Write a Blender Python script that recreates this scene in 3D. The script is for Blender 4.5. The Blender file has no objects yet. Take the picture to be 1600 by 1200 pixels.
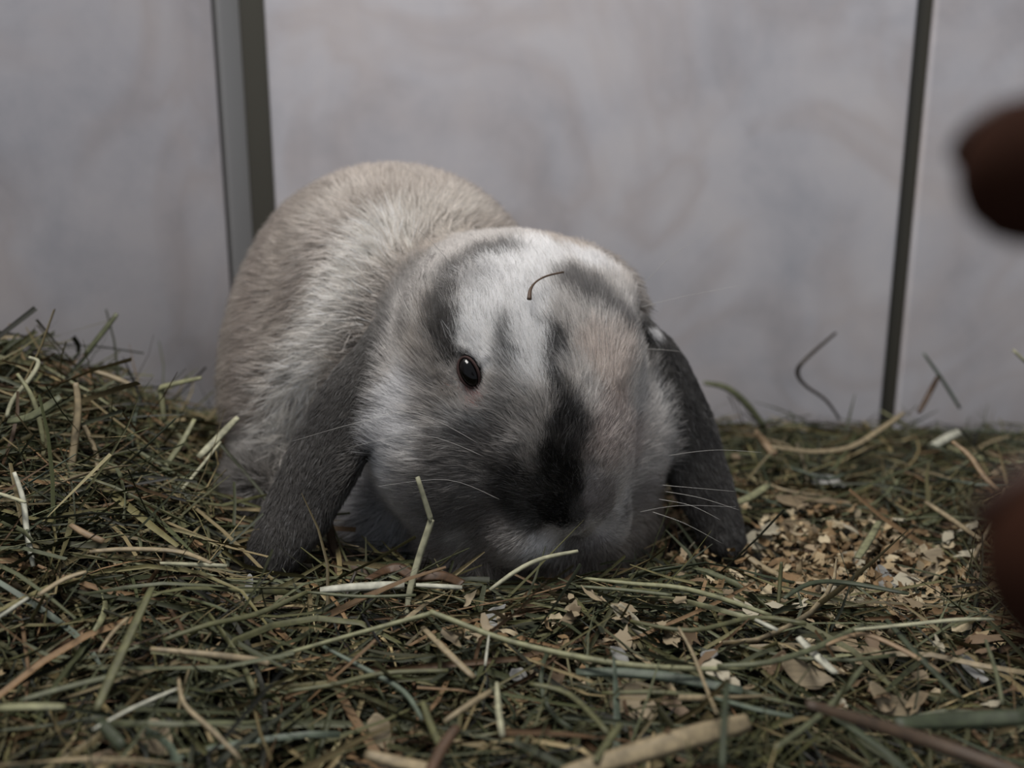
import bpy, math, random
import numpy as np
from mathutils import Vector, noise
from mathutils.bvhtree import BVHTree

random.seed(7)
rng = np.random.default_rng(11)
sc = bpy.context.scene
COL = sc.collection

# ------------------------------------------------------------------ camera, light, exposure
F = 1500.0
PITCH = math.radians(13.3)
CAM = np.array([0.0, 0.0, 0.165])
cd = bpy.data.cameras.new('camera'); cam = bpy.data.objects.new('camera', cd); COL.objects.link(cam)
cam.location = CAM; cam.rotation_euler = (math.pi / 2 - PITCH, 0, 0)
cd.sensor_width = 36; cd.lens = 36 * F / 1600; cd.clip_start = 0.005
cd.dof.use_dof = True; cd.dof.focus_distance = 0.362; cd.dof.aperture_fstop = 6.3
sc.camera = cam

w = bpy.data.worlds.new('world'); sc.world = w; w.use_nodes = True
w.node_tree.nodes['Background'].inputs[0].default_value = (0.86, 0.91, 1.0, 1)
w.node_tree.nodes['Background'].inputs[1].default_value = 0.40


def area(name, loc, target, size, power, color):
    l = bpy.data.lights.new(name, 'AREA'); l.shape = 'RECTANGLE'; l.size = size[0]; l.size_y = size[1]
    l.energy = power; l.color = color
    o = bpy.data.objects.new(name, l); COL.objects.link(o); o.location = loc
    o.rotation_euler = (Vector(target) - Vector(loc)).to_track_quat('-Z', 'Y').to_euler()
    return o


area('ceiling_light', (-0.18, 0.32, 1.20), (0.02, 0.5, 0.0), (0.5, 0.4), 17.0, (1.0, 0.96, 0.92))
vs = sc.view_settings
sc.display_settings.display_device = 'sRGB'
vs.view_transform = 'Standard'; vs.look = 'None'; vs.gamma = 1.0; vs.use_curve_mapping = False
vs.exposure = 0.0
sc.cycles.max_bounces = 10; sc.cycles.transparent_max_bounces = 8
try:
    sc.cycles_curves.shape = 'RIBBONS'; sc.cycles_curves.subdivisions = 2
except Exception:
    pass


# ------------------------------------------------------------------ helpers
def ray(px, py):
    a = (px - 800) / F; u = (600 - py) / F
    c, s = math.cos(PITCH), math.sin(PITCH)
    return np.array([a, c + u * s, -s + u * c])


def PY(px, py, Y):
    d = ray(px, py); return CAM + d * (Y / d[1])


def lin(c):
    c = np.asarray(c, float) / 255.0
    return np.where(c <= 0.04045, c / 12.92, ((c + 0.055) / 1.055) ** 2.4)


def link(o, parent=None):
    COL.objects.link(o)
    if parent is not None:
        o.parent = parent
    return o


def tag(o, label=None, cat=None, group=None, kind=None):
    if label: o['label'] = label
    if cat: o['category'] = cat
    if group: o['group'] = group
    if kind: o['kind'] = kind
    return o


def mesh_obj(name, verts, faces, mat=None, parent=None, smooth=True, colors=None):
    me = bpy.data.meshes.new(name)
    me.from_pydata([tuple(v) for v in verts], [], [tuple(int(i) for i in f) for f in faces])
    if smooth:
        me.polygons.foreach_set('use_smooth', [True] * len(me.polygons))
    if colors is not None:
        a = me.color_attributes.new('col', 'FLOAT_COLOR', 'POINT')
        a.data.foreach_set('color', np.column_stack([colors, np.ones(len(colors))]).astype(np.float32).ravel())
    if mat: me.materials.append(mat)
    me.update()
    return link(bpy.data.objects.new(name, me), parent)


def quads_obj(name, V, Q, mat, parent=None, colors=None):
    """large meshes, numpy in"""
    me = bpy.data.meshes.new(name)
    V = np.asarray(V, np.float32); Q = np.asarray(Q, np.int32); k = Q.shape[1]
    me.vertices.add(len(V)); me.vertices.foreach_set('co', V.ravel())
    me.loops.add(Q.size); me.loops.foreach_set('vertex_index', Q.ravel())
    me.polygons.add(len(Q)); me.polygons.foreach_set('loop_start', np.arange(0, Q.size, k, dtype=np.int32))
    me.update(calc_edges=True); me.validate()
    me.polygons.foreach_set('use_smooth', [True] * len(me.polygons))
    if colors is not None:
        a = me.color_attributes.new('col', 'FLOAT_COLOR', 'POINT')
        a.data.foreach_set('color', np.column_stack([colors, np.ones(len(colors))]).astype(np.float32).ravel())
    me.materials.append(mat)
    return link(bpy.data.objects.new(name, me), parent)


class NT:
    def __init__(s, name):
        s.m = bpy.data.materials.new(name); s.m.use_nodes = True
        s.t = s.m.node_tree; s.p = s.t.nodes['Principled BSDF']

    def n(s, ty, **kw):
        x = s.t.nodes.new(ty)
        for k, v in kw.items():
            if k in x.inputs: x.inputs[k].default_value = v
            else: setattr(x, k, v)
        return x

    def l(s, a, b): s.t.links.new(a, b)


def plain(name, col, rough=0.6, spec=0.3, **kw):
    n = NT(name); n.p.inputs['Base Color'].default_value = (*lin(col), 1)
    n.p.inputs['Roughness'].default_value = rough; n.p.inputs['Specular IOR Level'].default_value = spec
    for k, v in kw.items(): n.p.inputs[k].default_value = v
    return n.m


def ramp(n, stops):
    r = n.n('ShaderNodeValToRGB'); e = r.color_ramp.elements
    while len(e) < len(stops): e.new(0.5)
    for el, (p, c) in zip(e, stops):
        el.position = p; el.color = (*lin(c), 1)
    return r


def mat_attr(name, rough=0.7, spec=0.2, noise_scale=None, noise_amt=0.25, trans=0.0):
    n = NT(name); a = n.n('ShaderNodeAttribute', attribute_name='col')
    out = a.outputs['Color']
    if noise_scale:
        tc = n.n('ShaderNodeTexCoord'); nz = n.n('ShaderNodeTexNoise', Scale=noise_scale, Detail=4.0)
        n.l(tc.outputs['Object'], nz.inputs['Vector'])
        mr = n.n('ShaderNodeMapRange'); mr.inputs[3].default_value = 1 - noise_amt; mr.inputs[4].default_value = 1 + noise_amt
        n.l(nz.outputs['Fac'], mr.inputs[0])
        vm = n.n('ShaderNodeVectorMath', operation='SCALE'); n.l(out, vm.inputs[0]); n.l(mr.outputs[0], vm.inputs['Scale'])
        out = vm.outputs[0]
    n.l(out, n.p.inputs['Base Color'])
    n.p.inputs['Roughness'].default_value = rough; n.p.inputs['Specular IOR Level'].default_value = spec
    return n.m


# smooth value noise in numpy (for shapes, colours)
_T = np.random.default_rng(5).random((32, 32, 32)).astype(np.float32)


def vnoise(p, scale):
    q = np.asarray(p, np.float64) * scale + 1000.0
    i = np.floor(q).astype(int); f = q - i; f = f * f * (3 - 2 * f); i = i % 32; j = (i + 1) % 32
    r = 0
    for a in (0, 1):
        for b in (0, 1):
            for c in (0, 1):
                wgt = (f[:, 0] if a else 1 - f[:, 0]) * (f[:, 1] if b else 1 - f[:, 1]) * (f[:, 2] if c else 1 - f[:, 2])
                r = r + wgt * _T[(j if a else i)[:, 0], (j if b else i)[:, 1], (j if c else i)[:, 2]]
    return r - 0.5


# SDF pieces: (centre, rotation rows, radii)
def E(c, r, R=None):
    r = np.array([r] * 3 if np.isscalar(r) else r, float)
    return (np.array(c, float), np.eye(3) if R is None else np.array(R, float), r)


def sd_e(p, e):
    c, R, r = e
    q = (p - c) @ R.T
    k0 = np.sqrt(((q / r) ** 2).sum(1)); k1 = np.sqrt(((q / (r * r)) ** 2).sum(1)) + 1e-9
    return k0 * (k0 - 1) / k1


def smin(a, b, k):
    h = np.maximum(k - np.abs(a - b), 0) / k
    return np.minimum(a, b) - h * h * k * 0.25


def chain(p0, p1, r0, r1, n):
    return [E(np.array(p0) * (1 - t) + np.array(p1) * t, r0 * (1 - t) + r1 * t) for t in np.linspace(0, 1, n)]


def sd_union(p, es, k):
    d = None
    for e in es:
        x = sd_e(p, e); d = x if d is None else smin(d, x, k)
    return d


def surface_nets(fn, lo, hi, h):
    ax = [np.arange(lo[i], hi[i] + h, h) for i in range(3)]
    n = [len(a) for a in ax]
    G = np.stack(np.meshgrid(*ax, indexing='ij'), -1).reshape(-1, 3)
    D = np.concatenate([fn(c) for c in np.array_split(G, max(1, len(G) // 400000))]).reshape(n)
    S = D < 0
    c = [S[i:n[0] - 1 + i, j:n[1] - 1 + j, k:n[2] - 1 + k] for i in (0, 1) for j in (0, 1) for k in (0, 1)]
    cnt = sum(x.astype(np.int8) for x in c)
    act = (cnt > 0) & (cnt < 8)
    idx = -np.ones(act.shape, int); A = np.argwhere(act); idx[act] = np.arange(len(A))
    acc = np.zeros((len(A), 3)); num = np.zeros(len(A))
    cs = [(i, j, k) for i in (0, 1) for j in (0, 1) for k in (0, 1)]
    for a in range(8):
        for b in range(a + 1, 8):
            if sum(abs(cs[a][t] - cs[b][t]) for t in range(3)) != 1: continue
            da = D[A[:, 0] + cs[a][0], A[:, 1] + cs[a][1], A[:, 2] + cs[a][2]]
            db = D[A[:, 0] + cs[b][0], A[:, 1] + cs[b][1], A[:, 2] + cs[b][2]]
            m = (da < 0) != (db < 0); t = np.where(m, da / np.where(m, da - db, 1), 0)
            acc += m[:, None] * (np.array(cs[a]) + t[:, None] * (np.array(cs[b]) - np.array(cs[a]))); num += m
    V = np.array(lo) + (A + acc / num[:, None]) * h
    Q = []
    for axis in range(3):
        s0 = [slice(0, n[i] - 1) for i in range(3)]; s1 = list(s0)
        s1[axis] = slice(1, n[axis])
        a, b = S[tuple(s0)], S[tuple(s1)]
        o1, o2 = [i for i in range(3) if i != axis]
        E_ = np.argwhere(a != b); E_ = E_[(E_[:, o1] > 0) & (E_[:, o2] > 0)]
        if not len(E_): continue
        ins = a[E_[:, 0], E_[:, 1], E_[:, 2]]

        def g(u, v):
            q = E_.copy(); q[:, o1] -= u; q[:, o2] -= v; return idx[q[:, 0], q[:, 1], q[:, 2]]
        q = np.stack([g(0, 0), g(1, 0), g(1, 1), g(0, 1)], 1)
        flip = ins if axis == 1 else ~ins
        q[~flip] = q[~flip][:, ::-1]
        Q.append(q)
    return V, np.concatenate(Q)


def rot_to(axis, up=(0, 0, 1)):
    """rows: side, axis, up"""
    a = np.array(axis, float); a /= np.linalg.norm(a)
    s = np.cross(a, up); s /= np.linalg.norm(s)
    return np.array([s, a, np.cross(s, a)])


# ------------------------------------------------------------------ rabbit shape
HO = np.array([0.006, 0.404, 0.070])
HS = 1.09           # head centre
HR = rot_to((0.36, -0.72, -0.62))              # rows: side (towards camera left), forward, up
HR[0] *= -1                                    # side + = camera right


def H(s, f, u): return HO + HS * (s * HR[0] + f * HR[1] + u * HR[2])
def HE(s, f, u, r): return E(H(s, f, u), np.array(r) * HS, HR)


head_p = []
for sgn in (-1, 1):
    head_p += [HE(sgn * .024, -.010, .013, (.021, .026, .019)),      # brow
               HE(sgn * .0315, .004, -.021, (.0265, .032, .028)),      # cheek
               HE(sgn * .024, .022, -.026, (.021, .024, .021))]
head_p += [HE(0, -.031, .001, (.042, .035, .033)),
           HE(0, -.010, .012, (.031, .036, .022)), HE(0, .018, .006, (.028, .032, .022)),
           HE(0, .040, -.004, (.0225, .021, .018)),
           HE(0, .026, -.034, (.020, .024, .016))]


nose_p = [HE(0, .0555, -.0065, (.0125, .0095, .0105)), HE(-.0135, .0500, -.0215, (.0155, .0150, .0130)),
          HE(.0135, .0500, -.0215, (.0155, .0150, .0130)), HE(0, .047, -.034, (.011, .010, .008))]


head_p += [HE(.0365, .014, -.027, (.021, .025, .023))]


def ear_chain(pts):
    """pts: (px,py,Y,halfwidth,halfthick)"""
    P = [PY(a, b, y) for a, b, y, _, _ in pts]; es = []
    for i in range(len(P) - 1):
        ax = P[i + 1] - P[i]; L = np.linalg.norm(ax); ax /= L
        n = np.array(EAR_N); n = n - ax * (n @ ax); n /= np.linalg.norm(n)
        s = np.cross(ax, n)
        m = 3
        for t in (np.arange(m) / m if i < len(P) - 2 else np.arange(m + 1) / m):
            hw = pts[i][3] * (1 - t) + pts[i + 1][3] * t; ht = pts[i][4] * (1 - t) + pts[i + 1][4] * t
            es.append(E(P[i] * (1 - t) + P[i + 1] * t, (hw, max(L * 0.45, hw * .7), ht), [s, ax, n]))
    return es


EAR_N = (-.35, -.9, .25)
ear_l = ear_chain([(655, 510, .420, .010, .009), (618, 550, .408, .0150, .007), (562, 622, .394, .0170, .0055), (508, 715, .384, .0165, .005),
                   (465, 800, .374, .0145, .0045), (422, 872, .364, .010, .004)])
EAR_N = (.55, -.8, .25)
ear_r = ear_chain([(985, 525, .436, .010, .009), (1028, 575, .438, .0150, .007), (1066, 660, .434, .0175, .0055), (1092, 740, .430, .0165, .005),
                   (1120, 810, .424, .0125, .0045), (1143, 862, .420, .0075, .004)])
ear_p_l, ear_p_r = ear_l, ear_r

body_p = [E(PY(612, 480, .540), (.077, .075, .071)),                 # rump
          E(PY(622, 478, .500), (.066, .070, .064)),
          E(PY(478, 600, .500), (.036, .065, .056)),                 # haunch
          E(PY(790, 560, .470), (.055, .050, .052)),                 # shoulders
          E(PY(880, 570, .465), (.030, .040, .046)),
          E(PY(875, 470, .455), (.030, .035, .016)),                 # nape
          E(PY(690, 755, .442), (.046, .036, .038)),                 # chest, dewlap
          E(PY(625, 780, .432), (.026, .028, .028)),
          E(PY(610, 560, .475), (.048, .050, .046)),
          E(PY(880, 800, .435), (.042, .036, .034)),
          E(PY(520, 520, .62), .022)]                                # tail
body_p += chain(PY(760, 850, .42), PY(745, 885, .385), .013, .010, 4)   # tucked paws
body_p += chain(PY(880, 850, .42), PY(890, 885, .395), .013, .010, 4)
body_p += chain(PY(470, 760, .47), PY(420, 770, .43), .016, .012, 4)

EYE = {-1: None, 1: None}


def sdf_groups(p):
    return sd_union(p, head_p, .019), sd_union(p, body_p, .024), np.minimum(sd_union(p, ear_p_l, .006), sd_union(p, ear_p_r, .006))


EYES = []


def head_surface(p, dr, out):
    for _ in range(60):
        dd = float(sd_union(p[None], head_p, .019)[0]); p = p + dr * dd * .9
    g = np.array([float(sd_union((p + e)[None], head_p, .019)[0] - sd_union((p - e)[None], head_p, .019)[0]) for e in np.eye(3) * .001])
    return p, g / np.linalg.norm(g)


_d = ray(733, 582); _d /= np.linalg.norm(_d)
_p, _n = head_surface(CAM + _d * .3, _d, 1)
_q = (_p - HO) @ HR.T
_p2, _n2 = head_surface(HO + HR[0] * .07 + HR[1] * (_q[1] - .015) + HR[2] * (_q[2] - .008), -HR[0], 1)
for p_, n_, la in ((_p, _n, np.array([.46, 0, -.86])), (_p2, _n2, np.array([-.1, -.3, -.86]))):
    la = la - n_ * (la @ n_); la /= np.linalg.norm(la)
    EYES.append((p_ - n_ * .0015, np.array([np.cross(la, n_), n_, la])))
eye_l, eye_r = EYES[0][0], EYES[1][0]
mouth_a, mouth_b = H(0, .064, -.020), H(0, .055, -.036)


def sd_rabbit(p):
    h, b, e = sdf_groups(p)
    for e_ in nose_p: h = smin(h, sd_e(p, e_), .0065)
    # eye sockets, mouth cleft, nostrils
    for c, R3 in EYES:
        x = sd_e(p, E(c, (.0041, .0066, .0070), R3)); h = -smin(-h, x, .003)
    q = (p - mouth_a) @ HR.T
    cl = np.sqrt((q[:, 0] / .35) ** 2 + (np.maximum(np.abs(q[:, 2] + .008) - .010, 0)) ** 2 + (q[:, 1]) ** 2) - .0065
    h = -smin(-h, cl, .004)
    for s in (-1, 1):
        x = np.linalg.norm(p - H(s * .0125, .0625, -.0110), axis=1) - .0046; h = -smin(-h, x, .003)
    d = smin(h, b, .022)
    d = smin(d, e, .010)
    return d


V, Q = surface_nets(sd_rabbit, (-.18, .30, -.035), (.125, .68, .195), .0023)
# smooth a little
me = bpy.data.meshes.new('tmp')


def vert_normals(V, Q):
    a = V[Q[:, 2]] - V[Q[:, 0]]; b = V[Q[:, 3]] - V[Q[:, 1]]
    fn = np.cross(a, b); n = np.zeros_like(V)
    for k in range(4): np.add.at(n, Q[:, k], fn)
    return n / (np.linalg.norm(n, axis=1)[:, None] + 1e-12), fn


VN, FN = vert_normals(V, Q)
gtest = sd_rabbit(V[:2000] + VN[:2000] * .002) - sd_rabbit(V[:2000] - VN[:2000] * .002)
if (gtest < 0).mean() > .5:
    Q = Q[:, ::-1].copy(); VN, FN = vert_normals(V, Q)

bvh = BVHTree.FromPolygons([tuple(v) for v in V], [tuple(int(i) for i in q) for q in Q])


def hit(px, py):
    d = ray(px, py); l = np.linalg.norm(d)
    r = bvh.ray_cast(Vector(CAM), Vector(d / l), 2.0)
    if r[0] is None:
        r = bvh.find_nearest(Vector(PY(px, py, .53 if px < 800 and py < 420 else .43)))
        return np.array(r[0]), np.array(r[1]), .42
    return np.array(r[0]), np.array(r[1]), r[3]


# ------------------------------------------------------------------ fur markings, laid out in 3D on the animal
# (group, polyline px, radius px, colour, strength)
MARK = [
    ('b', [(620, 262), (560, 275), (700, 275), (780, 300)], 46, (104, 94, 86), .95),
    ('b', [(455, 340), (415, 440), (405, 560), (400, 640)], 34, (132, 120, 111), .6),
    ('b', [(520, 380), (470, 470)], 26, (128, 117, 108), .6),
    ('b', [(480, 560), (450, 640)], 24, (150, 130, 122), .5),
    ('b', [(620, 370), (560, 440), (530, 500), (480, 590), (450, 660), (430, 720)], 44, (226, 220, 211), 1.),
    ('b', [(500, 350), (560, 310)], 26, (186, 178, 168), .6),
    ('b', [(740, 330), (660, 350), (800, 350)], 36, (190, 182, 171), .7),
    ('b', [(660, 440), (620, 490), (600, 530), (690, 400)], 38, (112, 110, 108), .85),
    ('b', [(880, 385), (950, 410), (980, 440)], 26, (170, 160, 150), .7),
    ('b', [(375, 690), (385, 730), (400, 760), (440, 780)], 62, (92, 89, 86), .95),
    ('b', [(600, 700), (580, 780), (620, 850)], 60, (176, 178, 184), .8),
    # head
    ('h', [(650, 640), (610, 700), (580, 780), (640, 850)], 56, (190, 190, 192), .9),
    ('h', [(660, 560), (690, 620), (680, 650)], 34, (150, 143, 136), .8),
    ('h', [(770, 690), (710, 730), (700, 790), (780, 790)], 46, (92, 87, 84), .85),
    ('h', [(650, 760), (700, 850)], 30, (120, 117, 118), .6),
    ('h', [(760, 640), (800, 620), (730, 665)], 24, (196, 193, 190), .8),
    ('h', [(800, 730), (760, 860)], 40, (105, 98, 94), .7),
    ('h', [(640, 440), (700, 385), (790, 358), (900, 358), (980, 400)], 40, (160, 149, 138), 1.),
    ('h', [(640, 430), (625, 480), (612, 520)], 34, (118, 115, 112), .95),
    ('h', [(668, 415), (652, 450), (648, 490), (642, 540)], 20, (112, 108, 104), .95),
    ('h', [(830, 480), (800, 440), (840, 560), (760, 520), (850, 410)], 56, (246, 244, 242), 1.),
    ('h', [(925, 425), (975, 440), (993, 478)], 32, (242, 241, 241), .95),
    ('h', [(665, 560), (672, 520), (668, 480)], 12, (170, 160, 150), .8),
    ('h', [(700, 545), (686, 500), (700, 450), (745, 418), (805, 404)], 25, (62, 60, 58), .92),
    ('h', [(735, 470), (762, 448)], 24, (130, 130, 132), .7),
    ('h', [(905, 460), (940, 490), (975, 525), (1000, 560)], 32, (92, 90, 90), .88),
    ('h', [(788, 528), (794, 562), (798, 590)], 15, (62, 60, 58), .85),
    ('h', [(970, 570), (960, 610), (935, 560)], 38, (196, 182, 172), .85),
    ('h', [(965, 660), (945, 690), (985, 700)], 46, (142, 128, 122), .75),
    ('h', [(800, 640), (830, 660), (820, 700)], 40, (130, 126, 122), .7),
    ('h', [(1025, 630), (1045, 690), (1050, 750)], 36, (190, 187, 184), .9),
    ('h', [(1000, 770), (1030, 830), (980, 850)], 38, (128, 122, 122), .7),
    ('h', [(884, 540), (870, 580), (876, 620), (888, 660)], 21, (38, 36, 35), .95),
    ('h', [(888, 660), (893, 700), (885, 740)], 36, (34, 32, 31), .95),
    ('h', [(880, 740), (850, 770), (840, 800), (800, 760)], 46, (40, 38, 36), .93),
    ('h', [(905, 770), (895, 800)], 30, (66, 64, 64), .9),
    ('h', [(935, 775), (945, 805)], 26, (124, 116, 114), .85),
    ('h', [(858, 790), (866, 806)], 20, (20, 18, 18), .95),
    ('h', [(925, 752), (950, 765)], 17, (150, 144, 142), .8),
    ('h', [(905, 818), (903, 842)], 9, (120, 112, 110), .7),
    ('h', [(978, 800), (968, 815)], 12, (50, 47, 47), .85),
    ('h', [(845, 850), (882, 862)], 22, (222, 220, 219), .95),
    ('h', [(925, 850), (950, 862)], 26, (170, 165, 165), .85),
    ('h', [(700, 545), (722, 552), (738, 562), (752, 580)], 10, (96, 90, 86), .9),
    ('h', [(735, 608), (748, 618), (754, 634)], 12, (190, 128, 120), .95),
    ('e', [(1018, 512), (1024, 518)], 16, (220, 218, 218), .95),
    ('e', [(650, 490), (660, 470)], 16, (140, 136, 132), .7),
]
BASE = {'h': (184, 179, 174), 'b': (156, 146, 136), 'e': (44, 42, 40)}
MK = []
for g, pl, r, c, s in MARK:
    pts = []; dist = 0
    for q in pl:
        a, _, dd = hit(*q); pts.append(a); dist += dd
    if max(c) < 130 and g != 'b': c = tuple(q * (.62 if max(c) < 100 else .85) for q in c)
    MK.append((g, np.array(pts), r * (dist / len(pl)) / F, lin(c), s))


def groups(p):
    h, b, e = sdf_groups(p)
    h2 = h - 0.003
    gi = np.argmin(np.stack([h2, b, e - .001], 1), 1)
    return gi, h, b, e


def fur_color(p):
    gi, h, b, e = groups(p)
    wh = 1 / (1 + np.exp((h - b + 0.001) / .004))            # head against body, soft
    we = 1 / (1 + np.exp((e - np.minimum(h, b)) / .0012))
    nz = vnoise(p, 110) * .55 + vnoise(p + 3, 300) * .35
    pw = p + .0035 * np.stack([vnoise(p + 7, 150), vnoise(p + 11, 150), vnoise(p + 17, 150)], 1) * 2
    res = {}
    for g in 'hbe':
        c = np.tile(lin(BASE[g]), (len(p), 1))
        c = c * (1 + (.5 if g == 'e' else .22) * nz[:, None])
        for gg, pts, r, colr, s in MK:
            if gg != g: continue
            d = np.full(len(p), 9.)
            for i in range(max(1, len(pts) - 1)):
                a = pts[i]; bb = pts[min(i + 1, len(pts) - 1)]; ab = bb - a
                t = np.clip(((pw - a) @ ab) / max(ab @ ab, 1e-9), 0, 1)
                d = np.minimum(d, np.linalg.norm(pw - a - t[:, None] * ab, axis=1))
            x = np.clip((1.18 - d / r) / .55, 0, 1); x = x * x * (3 - 2 * x) * s
            c = c * (1 - x[:, None]) + colr * (1 + .25 * nz[:, None]) * x[:, None]
        res[g] = c
    c = res['h'] * wh[:, None] + res['b'] * (1 - wh)[:, None]
    return c * (1 - we)[:, None] + res['e'] * we[:, None], gi


rabbit = link(bpy.data.objects.new('rabbit', None)); rabbit.location = (float(HO[0]), .47, 0)
tag(rabbit, 'grey and white lop-eared rabbit with dark hanging ears crouching on the hay', 'rabbit')
RL = np.array(rabbit.location)
vc, vg = fur_color(V)
skin_mat = mat_attr('fur_skin', .9, .1)
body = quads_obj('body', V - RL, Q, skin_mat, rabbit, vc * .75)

# ------------------------------------------------------------------ fur strands
NOSE = H(0, .060, -.006)
CROWN = H(0, -.06, .03)


def make_fur(N_total):
    fa = np.linalg.norm(FN, axis=1) * .5
    fc = V[Q].mean(1)
    gi, h, b, e = groups(fc)
    dens = np.where(gi == 0, 3.3, np.where(gi == 2, 2.6, 1.0))
    dens = dens * np.where(fc[:, 1] > .56, .45, 1) * np.where(fc[:, 2] < -.01, .15, 1)
    fnn = FN / (np.linalg.norm(FN, axis=1)[:, None] + 1e-12)
    tocam = CAM - fc; tocam /= np.linalg.norm(tocam, axis=1)[:, None]
    dens = dens * np.where((fnn * tocam).sum(1) < -.35, .35, 1)
    pr = fa * dens; pr /= pr.sum()
    f = rng.choice(len(Q), N_total, p=pr)
    u, v = rng.random(N_total), rng.random(N_total)
    P = (V[Q[f, 0]] * ((1 - u) * (1 - v))[:, None] + V[Q[f, 1]] * (u * (1 - v))[:, None] + V[Q[f, 2]] * (u * v)[:, None] + V[Q[f, 3]] * ((1 - u) * v)[:, None])
    Nn = (VN[Q[f, 0]] * ((1 - u) * (1 - v))[:, None] + VN[Q[f, 1]] * (u * (1 - v))[:, None] + VN[Q[f, 2]] * (u * v)[:, None] + VN[Q[f, 3]] * ((1 - u) * v)[:, None])
    Nn /= np.linalg.norm(Nn, axis=1)[:, None]
    keep = np.ones(N_total, bool)
    for c, R3 in EYES:
        keep &= sd_e(P, E(c, (.0041, .02, .0067), R3)) > 0
    pk = hit(745, 619)[0]; keep &= np.linalg.norm((P - pk) * np.array([1.3, 1, .8]), axis=1) > .0030
    P, Nn = P[keep], Nn[keep]; N = len(P)
    gi0 = groups(P)[0]
    colr, gi = fur_color(P + rng.normal(0, .0016, P.shape) * np.where(gi0 == 0, 1, np.where(gi0 == 1, 1.6, .4))[:, None])
    gi = gi0
    # comb direction
    fh = P - NOSE
    fb = np.tile(np.array([-.25, 1.0, -.25]), (N, 1)) + np.stack([(P[:, 0] + .05) * 4, 0 * P[:, 0], -np.abs(P[:, 0] + .05) * 7], 1)
    fe = np.where((P[:, 0] < 0.02)[:, None], PY(400, 890, .36) - PY(640, 520, .41), PY(1150, 880, .42) - PY(1010, 520, .44))
    nrm = lambda a: a / (np.linalg.norm(a, axis=1)[:, None] + 1e-9)
    T = np.where((gi == 0)[:, None], nrm(fh), np.where((gi == 1)[:, None], nrm(fb), nrm(fe)))
    # cheeks: comb back and down
    T = T + np.stack([vnoise(P + 21, 45), vnoise(P + 31, 45), vnoise(P + 41, 45)], 1) * .9
    T = T + np.stack([vnoise(P + 51, 260), vnoise(P + 61, 260), vnoise(P + 71, 260)], 1) * .8
    T = T + rng.normal(0, .16, (N, 3))
    T = nrm(T - Nn * (T * Nn).sum(1)[:, None])
    dn = np.linalg.norm(P - NOSE, axis=1)
    L = np.where(gi == 0, .0026 + .0092 * np.clip((dn - .012) / .06, 0, 1), np.where(gi == 1, .014, .0048))
    # eye neighbourhood short
    de = np.minimum(np.linalg.norm(P - eye_l, axis=1), np.linalg.norm(P - eye_r, axis=1))
    L = L * np.clip((de - .004) / .014, .30, 1)
    L = L * rng.uniform(.65, 1.2, N)
    lift = np.where(gi == 0, .42, np.where(gi == 1, .55, .30)) * rng.uniform(.7, 1.3, N)
    K = 5
    pts = np.zeros((N, K, 3)); pts[:, 0] = P - Nn * .0006
    d0 = nrm(T + Nn * (lift * 1.7)[:, None])
    for k in range(1, K):
        t = k / (K - 1)
        d = nrm(d0 * (1 - t * .5) + T * (t * .6) + np.array([0, 0, -.12]) * t)
        pts[:, k] = pts[:, k - 1] + d * (L / (K - 1))[:, None]
    rad = np.where(gi == 0, .000085, np.where(gi == 1, .00016, .0001)) * rng.uniform(.7, 1.3, N)
    prof = np.array([1, .95, .8, .55, .12])
    # per hair tone, guard hairs
    tone = np.exp(rng.normal(0, .27, N))
    lum = colr.mean(1)
    g = rng.random(N)
    c = colr * tone[:, None]
    dark = (g < .10) & (lum > .12); c[dark] *= .35
    lightm = (g > .94) & (lum < .25); c[lightm] = c[lightm] * .5 + .13
    c = np.clip(c, .004, .90)
    hc = bpy.data.hair_curves.new('fur')
    hc.add_curves([K] * N)
    hc.attributes['position'].data.foreach_set('vector', (pts - RL).astype(np.float32).ravel()) if 'position' in hc.attributes else hc.points.foreach_set('position', (pts - RL).astype(np.float32).ravel())
    ra = hc.attributes.get('radius') or hc.attributes.new('radius', 'FLOAT', 'POINT')
    ra.data.foreach_set('value', (rad[:, None] * prof).astype(np.float32).ravel())
    ca = hc.attributes.new('col', 'FLOAT_COLOR', 'POINT')
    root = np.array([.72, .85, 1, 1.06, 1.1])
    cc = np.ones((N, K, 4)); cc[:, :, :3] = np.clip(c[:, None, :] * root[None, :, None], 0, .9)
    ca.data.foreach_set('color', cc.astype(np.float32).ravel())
    n = NT('fur'); a = n.n('ShaderNodeAttribute', attribute_name='col')
    n.t.nodes.remove(n.p)
    hb = n.n('ShaderNodeBsdfHairPrincipled'); hb.model = 'CHIANG'; hb.parametrization = 'COLOR'
    hb.inputs['Roughness'].default_value = .45; hb.inputs['Radial Roughness'].default_value = .6
    hb.inputs['Coat'].default_value = 0.0
    n.l(a.outputs['Color'], hb.inputs['Color'])
    df = n.n('ShaderNodeBsdfDiffuse'); n.l(a.outputs['Color'], df.inputs['Color'])
    mx = n.n('ShaderNodeMixShader', Fac=.45)
    n.l(hb.outputs[0], mx.inputs[1]); n.l(df.outputs[0], mx.inputs[2])
    n.l(mx.outputs[0], n.t.nodes['Material Output'].inputs['Surface'])
    hc.materials.append(n.m)
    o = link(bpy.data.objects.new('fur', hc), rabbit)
    o['kind'] = 'stuff'
    return o


import os
QUICK = False
make_fur(330000)

# ------------------------------------------------------------------ eyes, eyelids, whiskers
eye_mat = plain('eye', (7, 6, 6), .12, .3)
lid_mat = plain('eyelid', (58, 45, 43), .8, .1)


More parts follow.
